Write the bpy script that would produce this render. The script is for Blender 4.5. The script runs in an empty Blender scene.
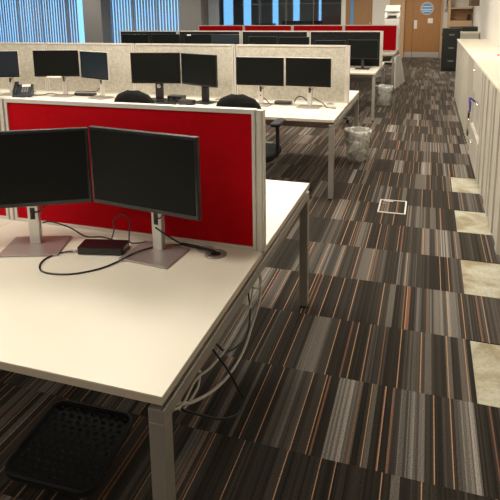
import bpy, bmesh, math, random
from mathutils import Vector, Matrix
random.seed(7)
SC = bpy.context.scene
COL = SC.collection
PI = math.pi

# ------------------------------------------------------------------ materials
def new_mat(name):
    m = bpy.data.materials.new(name); m.use_nodes = True
    nt = m.node_tree
    b = nt.nodes['Principled BSDF']
    return m, nt, b

def mat(name, col, rough=.5, metal=0., spec=.5, noise=0., nscale=40., bump=0., bscale=200., coat=0.):
    m, nt, b = new_mat(name)
    b.inputs['Base Color'].default_value = (*col, 1)
    b.inputs['Roughness'].default_value = rough
    b.inputs['Metallic'].default_value = metal
    b.inputs['Specular IOR Level'].default_value = spec
    if coat: b.inputs['Coat Weight'].default_value = coat
    tc = nt.nodes.new('ShaderNodeTexCoord')
    if noise:
        n = nt.nodes.new('ShaderNodeTexNoise'); n.inputs['Scale'].default_value = nscale
        n.inputs['Detail'].default_value = 4
        nt.links.new(tc.outputs['Object'], n.inputs['Vector'])
        mx = nt.nodes.new('ShaderNodeMix'); mx.data_type = 'RGBA'
        mx.inputs[6].default_value = (*[c*(1-noise) for c in col], 1)
        mx.inputs[7].default_value = (*[min(1, c*(1+noise)) for c in col], 1)
        nt.links.new(n.outputs['Fac'], mx.inputs[0])
        nt.links.new(mx.outputs[2], b.inputs['Base Color'])
    if bump:
        n2 = nt.nodes.new('ShaderNodeTexNoise'); n2.inputs['Scale'].default_value = bscale
        nt.links.new(tc.outputs['Object'], n2.inputs['Vector'])
        bp = nt.nodes.new('ShaderNodeBump'); bp.inputs['Strength'].default_value = bump
        bp.inputs['Distance'].default_value = .002
        nt.links.new(n2.outputs['Fac'], bp.inputs['Height'])
        nt.links.new(bp.outputs['Normal'], b.inputs['Normal'])
    return m

def fabric(name, c0, c1, scale=220.):
    """woven cloth: two noise scales between two yarn colours"""
    m, nt, b = new_mat(name)
    tc = nt.nodes.new('ShaderNodeTexCoord')
    mp = nt.nodes.new('ShaderNodeMapping'); mp.inputs['Scale'].default_value = (1, 1, 1)
    nt.links.new(tc.outputs['Object'], mp.inputs['Vector'])
    n = nt.nodes.new('ShaderNodeTexNoise'); n.inputs['Scale'].default_value = scale; n.inputs['Detail'].default_value = 2
    n2 = nt.nodes.new('ShaderNodeTexNoise'); n2.inputs['Scale'].default_value = scale*.12
    nt.links.new(mp.outputs[0], n.inputs['Vector']); nt.links.new(mp.outputs[0], n2.inputs['Vector'])
    ad = nt.nodes.new('ShaderNodeMath'); ad.operation = 'ADD'
    nt.links.new(n.outputs['Fac'], ad.inputs[0]); nt.links.new(n2.outputs['Fac'], ad.inputs[1])
    mr = nt.nodes.new('ShaderNodeMapRange'); mr.inputs[1].default_value = .7; mr.inputs[2].default_value = 1.3
    nt.links.new(ad.outputs[0], mr.inputs[0])
    mx = nt.nodes.new('ShaderNodeMix'); mx.data_type = 'RGBA'
    mx.inputs[6].default_value = (*c0, 1); mx.inputs[7].default_value = (*c1, 1)
    nt.links.new(mr.outputs[0], mx.inputs[0]); nt.links.new(mx.outputs[2], b.inputs['Base Color'])
    b.inputs['Roughness'].default_value = .95; b.inputs['Specular IOR Level'].default_value = .1
    return m

def wood(name, c0, c1):
    m, nt, b = new_mat(name)
    tc = nt.nodes.new('ShaderNodeTexCoord')
    mp = nt.nodes.new('ShaderNodeMapping'); mp.inputs['Scale'].default_value = (14, 14, 1.2)
    nt.links.new(tc.outputs['Object'], mp.inputs['Vector'])
    n = nt.nodes.new('ShaderNodeTexNoise'); n.inputs['Scale'].default_value = 2.2; n.inputs['Detail'].default_value = 6
    n.inputs['Distortion'].default_value = .6
    nt.links.new(mp.outputs[0], n.inputs['Vector'])
    mx = nt.nodes.new('ShaderNodeMix'); mx.data_type = 'RGBA'
    mx.inputs[6].default_value = (*c0, 1); mx.inputs[7].default_value = (*c1, 1)
    nt.links.new(n.outputs['Fac'], mx.inputs[0]); nt.links.new(mx.outputs[2], b.inputs['Base Color'])
    b.inputs['Roughness'].default_value = .45
    return m

ROW0, TILE, COL0 = 2.73493, .48058, .27067
def carpet_mat():
    m, nt, b = new_mat('striped_carpet')
    N, L = nt.nodes, nt.links
    def math_(op, a=None, bb=None, c=None):
        n = N.new('ShaderNodeMath'); n.operation = op
        for i, v in enumerate((a, bb, c)):
            if v is None: continue
            if isinstance(v, (int, float)): n.inputs[i].default_value = v
            else: L.new(v, n.inputs[i])
        return n.outputs[0]
    def mixc(f, a, bb):
        n = N.new('ShaderNodeMix'); n.data_type = 'RGBA'
        L.new(f, n.inputs[0])
        for i, v in ((6, a), (7, bb)):
            if isinstance(v, tuple): n.inputs[i].default_value = (*v, 1)
            else: L.new(v, n.inputs[i])
        return n.outputs[2]
    tc = N.new('ShaderNodeTexCoord'); sx = N.new('ShaderNodeSeparateXYZ')
    L.new(tc.outputs['Object'], sx.inputs[0])
    X, Y = sx.outputs[0], sx.outputs[1]
    u = math_('DIVIDE', math_('SUBTRACT', X, COL0), TILE)
    v = math_('DIVIDE', math_('SUBTRACT', Y, ROW0), TILE)
    cu, cv = math_('FLOOR', u), math_('FLOOR', v)
    seed = math_('ADD', math_('MULTIPLY', cu, 12.9898), math_('MULTIPLY', cv, 78.233))
    wn = N.new('ShaderNodeTexWhiteNoise'); wn.noise_dimensions = '1D'; L.new(seed, wn.inputs['W'])
    off = math_('MULTIPLY', wn.outputs['Value'], 371.7)
    base = math_('ADD', math_('FRACT', u), off)         # one stretch of the stripe pattern per tile
    def vor(scale, rnd=1., feat='F1', sh=0.):
        n = N.new('ShaderNodeTexVoronoi'); n.voronoi_dimensions = '1D'; n.feature = feat
        n.inputs['Scale'].default_value = 1.; n.inputs['Randomness'].default_value = rnd
        L.new(math_('MULTIPLY', math_('ADD', base, sh), scale), n.inputs['W'])
        return n
    def sep(o):
        s = N.new('ShaderNodeSeparateColor'); L.new(o, s.inputs[0]); return s.outputs
    big = sep(vor(4.3).outputs['Color'])
    midv = sep(vor(15., sh=3.3).outputs['Color'])
    fine = sep(vor(64., sh=7.1).outputs['Color'])
    # wide bands, mostly dark with some grey ones
    rb = N.new('ShaderNodeValToRGB'); rb.color_ramp.interpolation = 'CONSTANT'
    el = rb.color_ramp.elements
    el[0].position = 0; el[0].color = (.0165, .0138, .0112, 1)
    el[1].position = .42; el[1].color = (.026, .022, .018, 1)
    for p, c in ((.70, (.050, .044, .038)), (.82, (.094, .085, .076)), (.925, (.14, .128, .115))):
        e = el.new(p); e.color = (*c, 1)
    L.new(big[0], rb.inputs[0])
    # medium stripes vary the band
    k = math_('ADD', math_('MULTIPLY', midv[0], .75), .70)
    k2 = math_('ADD', math_('MULTIPLY', fine[1], 1.3), .35)
    kk = math_('MULTIPLY', k, k2)
    vm = N.new('ShaderNodeVectorMath'); vm.operation = 'SCALE'
    L.new(rb.outputs['Color'], vm.inputs[0]); L.new(kk, vm.inputs['Scale'])
    c = vm.outputs[0]
    # some medium stripes turn pale or black
    c = mixc(math_('MULTIPLY', math_('GREATER_THAN', midv[1], .9), .7), c, (.13, .115, .10))
    c = mixc(math_('MULTIPLY', math_('GREATER_THAN', midv[2], .84), .75), c, (.011, .0092, .008))
    # rusty bands and thin orange lines
    c = mixc(math_('MULTIPLY', math_('GREATER_THAN', fine[0], .965), .6), c, (.24, .115, .065))
    lines = vor(5.2, sh=13.7)
    thin = math_('MULTIPLY', math_('LESS_THAN', lines.outputs['Distance'], .022), .9)
    sel = sep(lines.outputs['Color'])
    c = mixc(math_('MULTIPLY', thin, math_('GREATER_THAN', sel[0], .30)), c, (.40, .235, .14))
    # loop pile speckle
    nz = N.new('ShaderNodeTexNoise'); nz.inputs['Scale'].default_value = 190; nz.inputs['Detail'].default_value = 2
    L.new(tc.outputs['Object'], nz.inputs['Vector'])
    sp = math_('ADD', math_('MULTIPLY', nz.outputs['Fac'], 2.0), .0)
    vm2 = N.new('ShaderNodeVectorMath'); vm2.operation = 'SCALE'
    L.new(c, vm2.inputs[0]); L.new(sp, vm2.inputs['Scale'])
    L.new(vm2.outputs[0], b.inputs['Base Color'])
    b.inputs['Roughness'].default_value = .95; b.inputs['Specular IOR Level'].default_value = .12
    b.inputs['Sheen Weight'].default_value = .12; b.inputs['Sheen Roughness'].default_value = .5; b.inputs['Sheen Tint'].default_value = (.9, .75, .6, 1)
    bp = N.new('ShaderNodeBump'); bp.inputs['Strength'].default_value = .35; bp.inputs['Distance'].default_value = .002
    L.new(nz.outputs['Fac'], bp.inputs['Height']); L.new(bp.outputs['Normal'], b.inputs['Normal'])
    return m

def bare_floor_mat():
    """galvanised raised-floor panel with old glue smears"""
    m, nt, b = new_mat('bare_floor_panel')
    N, L = nt.nodes, nt.links
    tc = N.new('ShaderNodeTexCoord')
    a = N.new('ShaderNodeTexNoise'); a.inputs['Scale'].default_value = 4.; a.inputs['Detail'].default_value = 7; a.inputs['Distortion'].default_value = .8
    f = N.new('ShaderNodeTexNoise'); f.inputs['Scale'].default_value = 60; f.inputs['Detail'].default_value = 5
    L.new(tc.outputs['Object'], a.inputs['Vector']); L.new(tc.outputs['Object'], f.inputs['Vector'])
    r = N.new('ShaderNodeValToRGB'); e = r.color_ramp.elements
    e[0].position = .36; e[0].color = (.27, .225, .13, 1)
    e[1].position = .62; e[1].color = (.50, .49, .41, 1)
    x = e.new(.48); x.color = (.42, .39, .29, 1)
    L.new(a.outputs['Fac'], r.inputs[0])
    r2 = N.new('ShaderNodeValToRGB'); e = r2.color_ramp.elements
    e[0].position = .35; e[0].color = (.6, .55, .45, 1); e[1].position = .6; e[1].color = (1.05, 1.05, 1.0, 1)
    L.new(f.outputs['Fac'], r2.inputs[0])
    mx = N.new('ShaderNodeMix'); mx.data_type = 'RGBA'; mx.blend_type = 'MULTIPLY'; mx.inputs[0].default_value = .4
    L.new(r.outputs[0], mx.inputs[6]); L.new(r2.outputs[0], mx.inputs[7])
    L.new(mx.outputs[2], b.inputs['Base Color'])
    b.inputs['Roughness'].default_value = .5; b.inputs['Metallic'].default_value = .15
    return m

def glass_mat(name, tint=(.8, .9, .95), gloss=.12):
    m, nt, b = new_mat(name)
    N, L = nt.nodes, nt.links
    out = N['Material Output']; N.remove(b)
    t = N.new('ShaderNodeBsdfTransparent'); t.inputs[0].default_value = (*tint, 1)
    g = N.new('ShaderNodeBsdfGlossy'); g.inputs['Roughness'].default_value = .03; g.inputs[0].default_value = (1, 1, 1, 1)
    fr = N.new('ShaderNodeFresnel'); fr.inputs[0].default_value = 1.45
    mx = N.new('ShaderNodeMixShader')
    L.new(fr.outputs[0], mx.inputs[0]); L.new(t.outputs[0], mx.inputs[1]); L.new(g.outputs[0], mx.inputs[2])
    L.new(mx.outputs[0], out.inputs[0])
    return m

def bag_mat(name, alpha=.45, col=(.75, .74, .70)):
    """crinkled clear polythene"""
    m, nt, b = new_mat(name)
    N, L = nt.nodes, nt.links
    out = N['Material Output']
    b.inputs['Base Color'].default_value = (*col, 1); b.inputs['Roughness'].default_value = .25
    tc = N.new('ShaderNodeTexCoord')
    n = N.new('ShaderNodeTexNoise'); n.inputs['Scale'].default_value = 13; n.inputs['Detail'].default_value = 3; n.inputs['Distortion'].default_value = 1.
    L.new(tc.outputs['Object'], n.inputs['Vector'])
    bp = N.new('ShaderNodeBump'); bp.inputs['Strength'].default_value = .35; bp.inputs['Distance'].default_value = .006
    L.new(n.outputs['Fac'], bp.inputs['Height']); L.new(bp.outputs['Normal'], b.inputs['Normal'])
    t = N.new('ShaderNodeBsdfTransparent')
    mr = N.new('ShaderNodeMapRange'); mr.inputs[1].default_value = .38; mr.inputs[2].default_value = .62
    mr.inputs[3].default_value = alpha*.45; mr.inputs[4].default_value = min(1, alpha*1.5)
    L.new(n.outputs['Fac'], mr.inputs[0])
    mx = N.new('ShaderNodeMixShader')
    L.new(mr.outputs[0], mx.inputs[0]); L.new(t.outputs[0], mx.inputs[1]); L.new(b.outputs[0], mx.inputs[2])
    L.new(mx.outputs[0], out.inputs[0])
    return m

def blind_mat(name, col, trans):
    m, nt, b = new_mat(name)
    N, L = nt.nodes, nt.links
    out = N['Material Output']; N.remove(b)
    d = N.new('ShaderNodeBsdfDiffuse'); d.inputs[0].default_value = (*col, 1)
    t = N.new('ShaderNodeBsdfTranslucent'); t.inputs[0].default_value = (*col, 1)
    mx = N.new('ShaderNodeMixShader'); mx.inputs[0].default_value = trans
    L.new(d.outputs[0], mx.inputs[1]); L.new(t.outputs[0], mx.inputs[2]); L.new(mx.outputs[0], out.inputs[0])
    return m

def emit_mat(name, col, s):
    m, nt, b = new_mat(name)
    b.inputs['Base Color'].default_value = (*col, 1)
    b.inputs['Emission Color'].default_value = (*col, 1); b.inputs['Emission Strength'].default_value = s
    return m

M = dict(
    carpet=carpet_mat(), bare=bare_floor_mat(),
    desk=mat('cream_laminate', (.71, .675, .575), .38, noise=.03, nscale=6),
    deskedge=mat('beige_edge_banding', (.50, .435, .34), .5),
    steel=mat('grey_powder_coat', (.30, .28, .245), .42, .35),
    alu=mat('satin_aluminium', (.62, .585, .53), .4, .35),
    red=fabric('red_cloth', (.34, .0006, .004), (.40, .001, .006)),
    linen=fabric('oatmeal_cloth', (.33, .305, .25), (.50, .465, .395), 320),
    blackcloth=fabric('black_cloth', (.010, .010, .011), (.02, .02, .021)),
    silver=mat('silver_plastic', (.62, .60, .57), .3, .55),
    silverbase=mat('silver_base', (.40, .36, .34), .38, .55),
    black=mat('black_plastic', (.012, .012, .012), .45),
    blackgloss=mat('black_gloss_plastic', (.010, .010, .011), .22),
    screen=mat('dark_screen', (.005, .006, .0055), .42, spec=.12),
    screenblue=mat('screen_painted_bluish', (.009, .016, .024), .38, spec=.35),  # bluish window reflection on the left screens is painted into this colour
    rubber=mat('black_rubber', (.006, .006, .006), .62, spec=.25),
    chair=fabric('charcoal_chair_cloth', (.010, .010, .010), (.018, .018, .018)),
    white=mat('white_plastic', (.75, .73, .68), .45),
    paper=mat('white_paper', (.82, .80, .74), .8),
    cablegrey=mat('pale_grey_cable', (.52, .49, .44), .45),
    cabinet=mat('stone_grey_enamel', (.47, .44, .375), .42, noise=.02),
    cabtop=mat('cream_worktop', (.74, .68, .56), .4, noise=.03, nscale=5),
    wall=mat('off_white_paint', (.66, .63, .57), .85),
    walldark=mat('dark_grey_paint', (.06, .06, .06), .8),
    column=mat('grey_column_paint', (.30, .29, .285), .8),
    ceil=mat('ceiling_tile', (.72, .70, .66), .9),
    oak=wood('oak_veneer', (.30, .135, .040), (.42, .21, .075)),
    oakpale=wood('pale_oak_veneer', (.44, .29, .16), (.56, .39, .23)),
    oakdark=wood('brown_oak_veneer', (.24, .12, .045), (.34, .18, .075)),
    brown=mat('brown_board', (.12, .07, .04), .6),
    blindgrey=blind_mat('grey_blind_cloth', (.52, .51, .50), .25),
    blindblue=blind_mat('pale_blind_cloth', (.62, .66, .70), .5),
    glass=glass_mat('window_glass'),
    tinted=glass_mat('partition_glass', (.75, .8, .82)),
    blueglass=mat('blue_film', (.10, .30, .58), .3),
    kick=mat('steel_kickplate', (.50, .48, .45), .4, .5),
    darkgreen=mat('black_green_enamel', (.012, .017, .016), .4),
    bag=bag_mat('clear_bin_bag', .8, (.80, .79, .74)), binshell=bag_mat('frosted_bin_shell', .42, (.66, .65, .60)),
    crumple=mat('crumpled_tissue', (.80, .78, .72), .9, noise=.15, nscale=30),
    chrome=mat('chrome', (.8, .79, .76), .15, 1.),
    purple=mat('purple_ribbon', (.08, .05, .30), .7),
    redplastic=mat('orange_red_plastic', (.6, .07, .02), .4),
    phone=mat('slate_phone_plastic', (.020, .025, .036), .4),
    lamp=emit_mat('light_diffuser', (1., .93, .82), 4.),
    dot=mat('frosted_dot', (.8, .85, .88), .6),
)

# ------------------------------------------------------------------ mesh builder
class MB:
    def __init__(s): s.bm = bmesh.new()
    def box(s, c, d, rz=0., rx=0., ry=0.):
        mt = Matrix.Translation(c) @ Matrix.Rotation(rz, 4, 'Z') @ Matrix.Rotation(ry, 4, 'Y') @ Matrix.Rotation(rx, 4, 'X') @ Matrix.Diagonal((*d, 1))
        bmesh.ops.create_cube(s.bm, size=1, matrix=mt); return s
    def span(s, a, b):
        return s.box([(a[i]+b[i])/2 for i in range(3)], [abs(b[i]-a[i]) for i in range(3)])
    def quad(s, pts):
        s.bm.faces.new([s.bm.verts.new(p) for p in pts]); return s
    def prism(s, pts, z0, z1, mt=None):
        """outline in XY extruded in z"""
        mt = mt or Matrix()
        n = len(pts)
        lo = [s.bm.verts.new(mt @ Vector((p[0], p[1], z0))) for p in pts]
        hi = [s.bm.verts.new(mt @ Vector((p[0], p[1], z1))) for p in pts]
        s.bm.faces.new(hi); s.bm.faces.new(lo[::-1])
        for i in range(n):
            s.bm.faces.new((lo[i], lo[(i+1) % n], hi[(i+1) % n], hi[i]))
        return s
    def lathe(s, prof, c=(0, 0, 0), seg=24, mt=None):
        mt = mt or Matrix.Translation(c)
        rings = []
        for r, z in prof:
            if r < 1e-6: rings.append([s.bm.verts.new(mt @ Vector((0, 0, z)))])
            else: rings.append([s.bm.verts.new(mt @ Vector((r*math.cos(2*PI*k/seg), r*math.sin(2*PI*k/seg), z))) for k in range(seg)])
        for a, b in zip(rings, rings[1:]):
            for k in range(seg):
                k2 = (k+1) % seg
                vs = []
                for v in ((a[k % len(a)]), (a[k2 % len(a)]), (b[k2 % len(b)]), (b[k % len(b)])):
                    if v not in vs: vs.append(v)
                if len(vs) > 2:
                    try: s.bm.faces.new(vs)
                    except ValueError: pass
        return s
    def tube(s, pts, r, seg=8, smooth=4, closed=False):
        P = [Vector(p) for p in pts]
        if smooth > 1 and len(P) > 2:
            Q = []
            n = len(P)
            rng = n if closed else n-1
            for i in range(rng):
                g = lambda j: P[j % n] if closed else P[max(0, min(n-1, j))]
                p0, p1, p2, p3 = g(i-1), g(i), g(i+1), g(i+2)
                for k in range(smooth):
                    t = k/smooth
                    Q.append(.5*((2*p1)+(-p0+p2)*t+(2*p0-5*p1+4*p2-p3)*t*t+(-p0+3*p1-3*p2+p3)*t**3))
            if not closed: Q.append(P[-1])
            P = Q
        n = len(P); rings = []
        up = Vector((0, 0, 1)); prev = None
        for i in range(n):
            if closed: t = P[(i+1) % n]-P[i-1]
            else: t = P[min(n-1, i+1)]-P[max(0, i-1)]
            if t.length < 1e-9: t = Vector((1, 0, 0))
            t.normalize()
            a = (prev - t*prev.dot(t)) if prev is not None else t.cross(up if abs(t.z) < .9 else Vector((1, 0, 0)))
            if a.length < 1e-6: a = t.cross(Vector((1, 0, 0)))
            a.normalize(); prev = a; b = t.cross(a)
            rr = r[i] if isinstance(r, list) else r
            rings.append([s.bm.verts.new(P[i]+rr*(math.cos(2*PI*k/seg)*a+math.sin(2*PI*k/seg)*b)) for k in range(seg)])
        pairs = list(zip(rings, rings[1:]))
        if closed: pairs.append((rings[-1], rings[0]))
        for a, b in pairs:
            for k in range(seg): s.bm.faces.new((a[k], a[(k+1) % seg], b[(k+1) % seg], b[k]))
        if not closed:
            s.bm.faces.new(rings[0][::-1]); s.bm.faces.new(rings[-1])
        return s
    def build(s, name, m, parent=None, bev=0., smooth=False, seg=2, loc=None):
        bmesh.ops.recalc_face_normals(s.bm, faces=s.bm.faces)
        me = bpy.data.meshes.new(name); s.bm.to_mesh(me); s.bm.free()
        me.materials.append(M[m] if isinstance(m, str) else m)
        o = bpy.data.objects.new(name, me); COL.objects.link(o)
        if parent is not None: o.parent = parent
        if loc is not None: o.location = loc
        if smooth:
            for p in me.polygons: p.use_smooth = True
        if bev:
            md = o.modifiers.new('bevel', 'BEVEL'); md.width = bev; md.segments = seg; md.limit_method = 'ANGLE'; md.angle_limit = math.radians(40)
        return o

def tag(o, label=None, cat=None, group=None, kind=None):
    if label: o['label'] = label
    if cat: o['category'] = cat
    if group: o['group'] = group
    if kind: o['kind'] = kind
    return o
def thing(name, label, cat, loc=(0, 0, 0), rz=0., group=None):
    o = bpy.data.objects.new(name, None); COL.objects.link(o)
    o.empty_display_size = .1; o.location = loc; o.rotation_euler = (0, 0, rz)
    return tag(o, label, cat, group)
def struct(o): o['kind'] = 'structure'; return o
def kids(o): return [c for c in bpy.data.objects if c.parent == o]
def copy_tree(o, parent=None):
    c = o.copy(); COL.objects.link(c); c.parent = parent
    for ch in kids(o): copy_tree(ch, c)
    return c
def rrect(w, d, r, seg=5):
    pts = []
    for cx, cy, a0 in ((w/2-r, d/2-r, 0), (-w/2+r, d/2-r, PI/2), (-w/2+r, -d/2+r, PI), (w/2-r, -d/2+r, 1.5*PI)):
        for k in range(seg+1):
            a = a0+k*PI/2/seg; pts.append((cx+r*math.cos(a), cy+r*math.sin(a)))
    return pts

# ------------------------------------------------------------------ camera (solved from the photograph)
F, PX, PY, YAW, PITCH, ROLL, H = 546.35575, 255.11364, 114.71554, .30724, .19014, -.01113, 1.67091
sy, cy, sp, cp = math.sin(YAW), math.cos(YAW), math.sin(PITCH), math.cos(PITCH)
fwd = Vector((-sy*cp, cy*cp, -sp)); right = Vector((cy, sy, 0)); up = right.cross(fwd)
r2 = math.cos(ROLL)*right+math.sin(ROLL)*up; u2 = -math.sin(ROLL)*right+math.cos(ROLL)*up
cam = bpy.data.cameras.new('camera'); co = bpy.data.objects.new('camera', cam); COL.objects.link(co)
cam.sensor_fit = 'HORIZONTAL'; cam.sensor_width = 36; cam.lens = F*36/500
cam.shift_x = (250-PX)/500; cam.shift_y = -(250-PY)/500; cam.clip_start = .05; cam.clip_end = 200
mw = Matrix.Identity(4)
for i in range(3): mw[i][0], mw[i][1], mw[i][2] = r2[i], u2[i], -fwd[i]
mw.translation = Vector((0, 0, H)); co.matrix_world = mw
SC.camera = co

# ------------------------------------------------------------------ the room
XL, XR, YB, YE, ZC = -19., 1.32, -2.4, 19.4, 2.7
CABX, WALLX, JOG = .50, .97, 12.34
ty = lambda k: ROW0+TILE*k
EXPO = [5, 3, 1, -1]                       # rows whose tile beside the cabinets is missing
def floor_carpet():
    b = MB(); z = 0.
    x1 = XR
    def flat(xa, xb, ya, yb):
        b.span((xa, ya, -.006), (xb, yb, z))
    flat(XL, COL0, YB, YE+.05)
    rows = sorted(EXPO); y = YB
    for k in rows:
        flat(COL0, x1, y, ty(k)); y = ty(k+1)
    flat(COL0, x1, y, YE+.05)
    return struct(b.build('floor', 'carpet'))
floor_carpet()
struct(MB().span((XL, YB, -.05), (XR, YE+.1, -.0065)).build('floor', 'walldark'))
names = {5: 'small bare raised floor patch at the foot of the three drawer cabinet',
         3: 'bare raised floor patch with brown glue blotches, second from the three drawer cabinet',
         1: 'bare scuffed raised floor patch beside the near end of the cabinet row',
         -1: 'bare floor patch with mustard glue stains, nearest to the viewer'}
for k in EXPO:
    xe = CABX+.03 if k > 1 else XR-.4
    o = MB().span((COL0+.002, ty(k)+.002, -.0064), (xe, ty(k+1)-.002, -.0035)).build('floor_panel', 'bare')
    tag(o, names[k], 'floor panel', 'bare raised floor panels')

struct(MB().span((XL, YB, ZC), (XR, YE+5, ZC+.05)).build('ceiling', 'ceil'))
struct(MB().span((XL-.1, YB, 0), (XL, YE, ZC)).build('wall_left', 'wall'))
struct(MB().span((XL, YB-.1, 0), (XR, YB, ZC)).build('wall_front', 'wall'))
struct(MB().span((WALLX, YB, 0), (WALLX+.1, JOG, ZC)).span((WALLX, JOG, 0), (XR+.1, JOG+.1, ZC)).build('wall_right', 'wall'))
struct(MB().span((XR, JOG+.1, 0), (XR+.1, YE, ZC)).build('wall_right', 'wall'))
# end wall: solid pieces between the openings
def endwall(xa, xb, m='wall', z0=0, z1=ZC, y0=YE, y1=YE+.12):
    return struct(MB().span((xa, y0, z0), (xb, y1, z1)).build('wall_back', m))
endwall(XL, -17.9)
endwall(-17.9, -13.0, z1=.35); endwall(-17.9, -13.0, z0=2.5)
endwall(-13.0, -12.2)
endwall(-12.2, -9.05, z1=.35); endwall(-12.2, -9.05, z0=2.5)
endwall(-9.05, -7.98, 'column')
endwall(-7.98, -2.95, z0=2.5)
endwall(-1.86, -1.32)
endwall(-2.86, -1.86, z0=2.12)
endwall(-1.32, .40, z0=2.12, m='oakpale')
endwall(.40, XR+.1)
struct(MB().span((-2.9, YE+.056, 0), (.5, YE+.2, ZC)).build('wall_back', 'walldark'))  # unseen dark slab added behind the doors to stop sky light in the gaps
# square column standing in front of the end wall
struct(MB().span((-12.96, 18.72, 0), (-12.14, YE, ZC)).build('wall_back', 'column'))
struct(MB().span((-8.97, 19.1, 0), (-8.12, YE, ZC)).build('wall_back', 'column'))

def window(n, xa, xb, z0, z1, mull, m='glass', fm='alu', y=YE+.06, mw_=.045):
    r = thing('window_%d' % n, None, None, ((xa+xb)/2, y, z0)); struct(r)
    w = (xb-xa)/2; h = z1-z0
    MB().box((0, 0, h/2), (2*w, .008, h)).build('glass_pane', m, r)
    f = MB()
    for x in [-w+.02, w-.02]+[(-w+2*w*(k+1)/(mull+1)) for k in range(mull)]: f.box((x, 0, h/2), (mw_, .07, h))
    f.box((0, 0, .02), (2*w, .07, .04)).box((0, 0, h-.02), (2*w, .07, .04))
    f.build('window_frame', fm, r)
    return r
window(1, -17.9, -13.0, .35, 2.5, 3)
window(2, -12.2, -9.05, .35, 2.5, 2)
w3 = window(3, -7.98, -2.95, .0, 2.5, 4, 'tinted', fm='steel', mw_=.012)
d = MB()
for k in range(60):
    x = -1.2+k*.062
    d.lathe([(0, -.0005), (.011, -.0005), (.011, .0005), (0, .0005)], seg=8,
            mt=Matrix.Translation((x, -.006, 1.86)) @ Matrix.Rotation(PI/2, 4, 'X'))
d.build('dot_strip', 'dot', w3)

# vertical blinds, real slats
def blind(xa, xb, m, ang, pitch, w, label, gaps=()):
    r = thing('vertical_blind', label, 'blind', ((xa+xb)/2, YE-.10, .3))
    h = 2.25; s = MB(); x = xa; i = 0
    while x < xb:
        a = ang+random.uniform(-.12, .12)
        if not any(g0 < x < g1 for g0, g1 in gaps):
            s.box((x-(xa+xb)/2, 0, h/2), (w, .002, h-.06), rz=a)
        x += pitch
    s.build('slats', m, r)
    MB().box((0, 0, h), (xb-xa, .045, .04)).build('headrail', 'white', r)
    return r
blind(-17.85, -13.55, 'blindgrey', -.36, .127, .125, 'grey vertical blind with half open slats at the far left window')
blind(-12.15, -9.1, 'blindblue', -.28, .127, .105, 'pale blue backlit vertical blind between the two grey columns')
blind(-7.85, -7.55, 'blindblue', .5, .06, .12, 'bundle of drawn back slats at the edge of the glass partition')

# meeting room behind the glass partition
GY = 23.5
struct(MB().span((-9.1, YE+.1, 0), (-9.0, GY, ZC)).build('wall_back', 'column'))
struct(MB().span((-2.5, YE+.1, 0), (-2.4, GY, ZC)).build('wall_back', 'column'))
struct(MB().span((-9.0, YE+.12, -.05), (-2.5, GY, -.001)).build('floor', 'walldark'))
slots = [(-8.95, -8.4), (-8.0, -7.55), (-7.2, -7.10), (-6.65, -6.3), (-6.02, -5.93), (-5.72, -5.35), (-4.6, -4.4)]
x = -9.0
bw = MB()
for a, b_ in slots:
    bw.span((x, GY, 0), (a, GY+.1, ZC)); bw.span((a, GY, 0), (b_, GY+.1, .3)); bw.span((a, GY, 2.5), (b_, GY+.1, ZC)); x = b_
bw.span((x, GY, 0), (-2.4, GY+.1, ZC))
struct(bw.build('wall_back', 'column'))
for i, (a, b_) in enumerate(slots): window(4+i, a, b_, .3, 2.5, 0, y=GY+.05)
# low dark furniture inside the meeting room
for x, w, h, lb in ((-4.75, 1.5, 1.22, 'long low dark sideboard behind the glass partition'), (-6.25, .7, 1.12, 'short dark cupboard behind the glass partition')):
    t = thing('sideboard', lb, 'sideboard', (x, 21.2, 0))
    MB().span((-w/2, -.25, .06), (w/2, .25, h-.03)).build('body', 'black', t, bev=.005)
    MB().span((-w/2-.01, -.27, h-.03), (w/2+.01, .25, h)).build('top', 'black', t, bev=.004)
    for s_ in (-1, 1): MB().span((s_*w/4-w/4+.01, -.262, .08), (s_*w/4+w/4-.01, -.25, h-.05)).build('door', 'walldark', t, bev=.003)
    MB().span((-w/2+.03, -.2, 0), (w/2-.03, .22, .06)).build('plinth', 'black', t)

# brown door with a vision slit
def add_door(n, xa, xb, y, m, z1=2.1):
    r = thing('door_%d' % n, None, None, ((xa+xb)/2, y, 0)); return struct(r)
d2 = add_door(2, -2.79, -1.9, YE, 'oakdark')
MB().span((-.445, 0, .005), (-.305, .05, 2.1)).span((-.185, 0, .005), (.445, .05, 2.1)).span((-.305, 0, .005), (-.185, .05, 1.12)).span((-.305, 0, 1.95), (-.185, .05, 2.1)).build('door_leaf', 'oakdark', d2)
MB().span((-.305, .02, 1.12), (-.185, .03, 1.95)).build('vision_panel', 'blueglass', d2)
MB().span((.36, -.012, .95), (.40, 0, 1.2)).build('push_plate', 'kick', d2)
MB().span((.37, -.06, 1.0), (.385, -.045, 1.15)).span((.37, -.05, 1.0), (.385, 0, 1.015)).span((.37, -.05, 1.135), (.385, 0, 1.15)).build('door_handle', 'chrome', d2)
struct(MB().span((-2.95, YE-.04, 0), (-2.80, YE+.1, 2.5)).span((-1.89, YE-.03, 0), (-1.82, YE+.1, 2.14)).span((-2.8, YE-.03, 2.10), (-1.82, YE+.1, 2.16)).build('trim_2', 'wall'))
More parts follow.
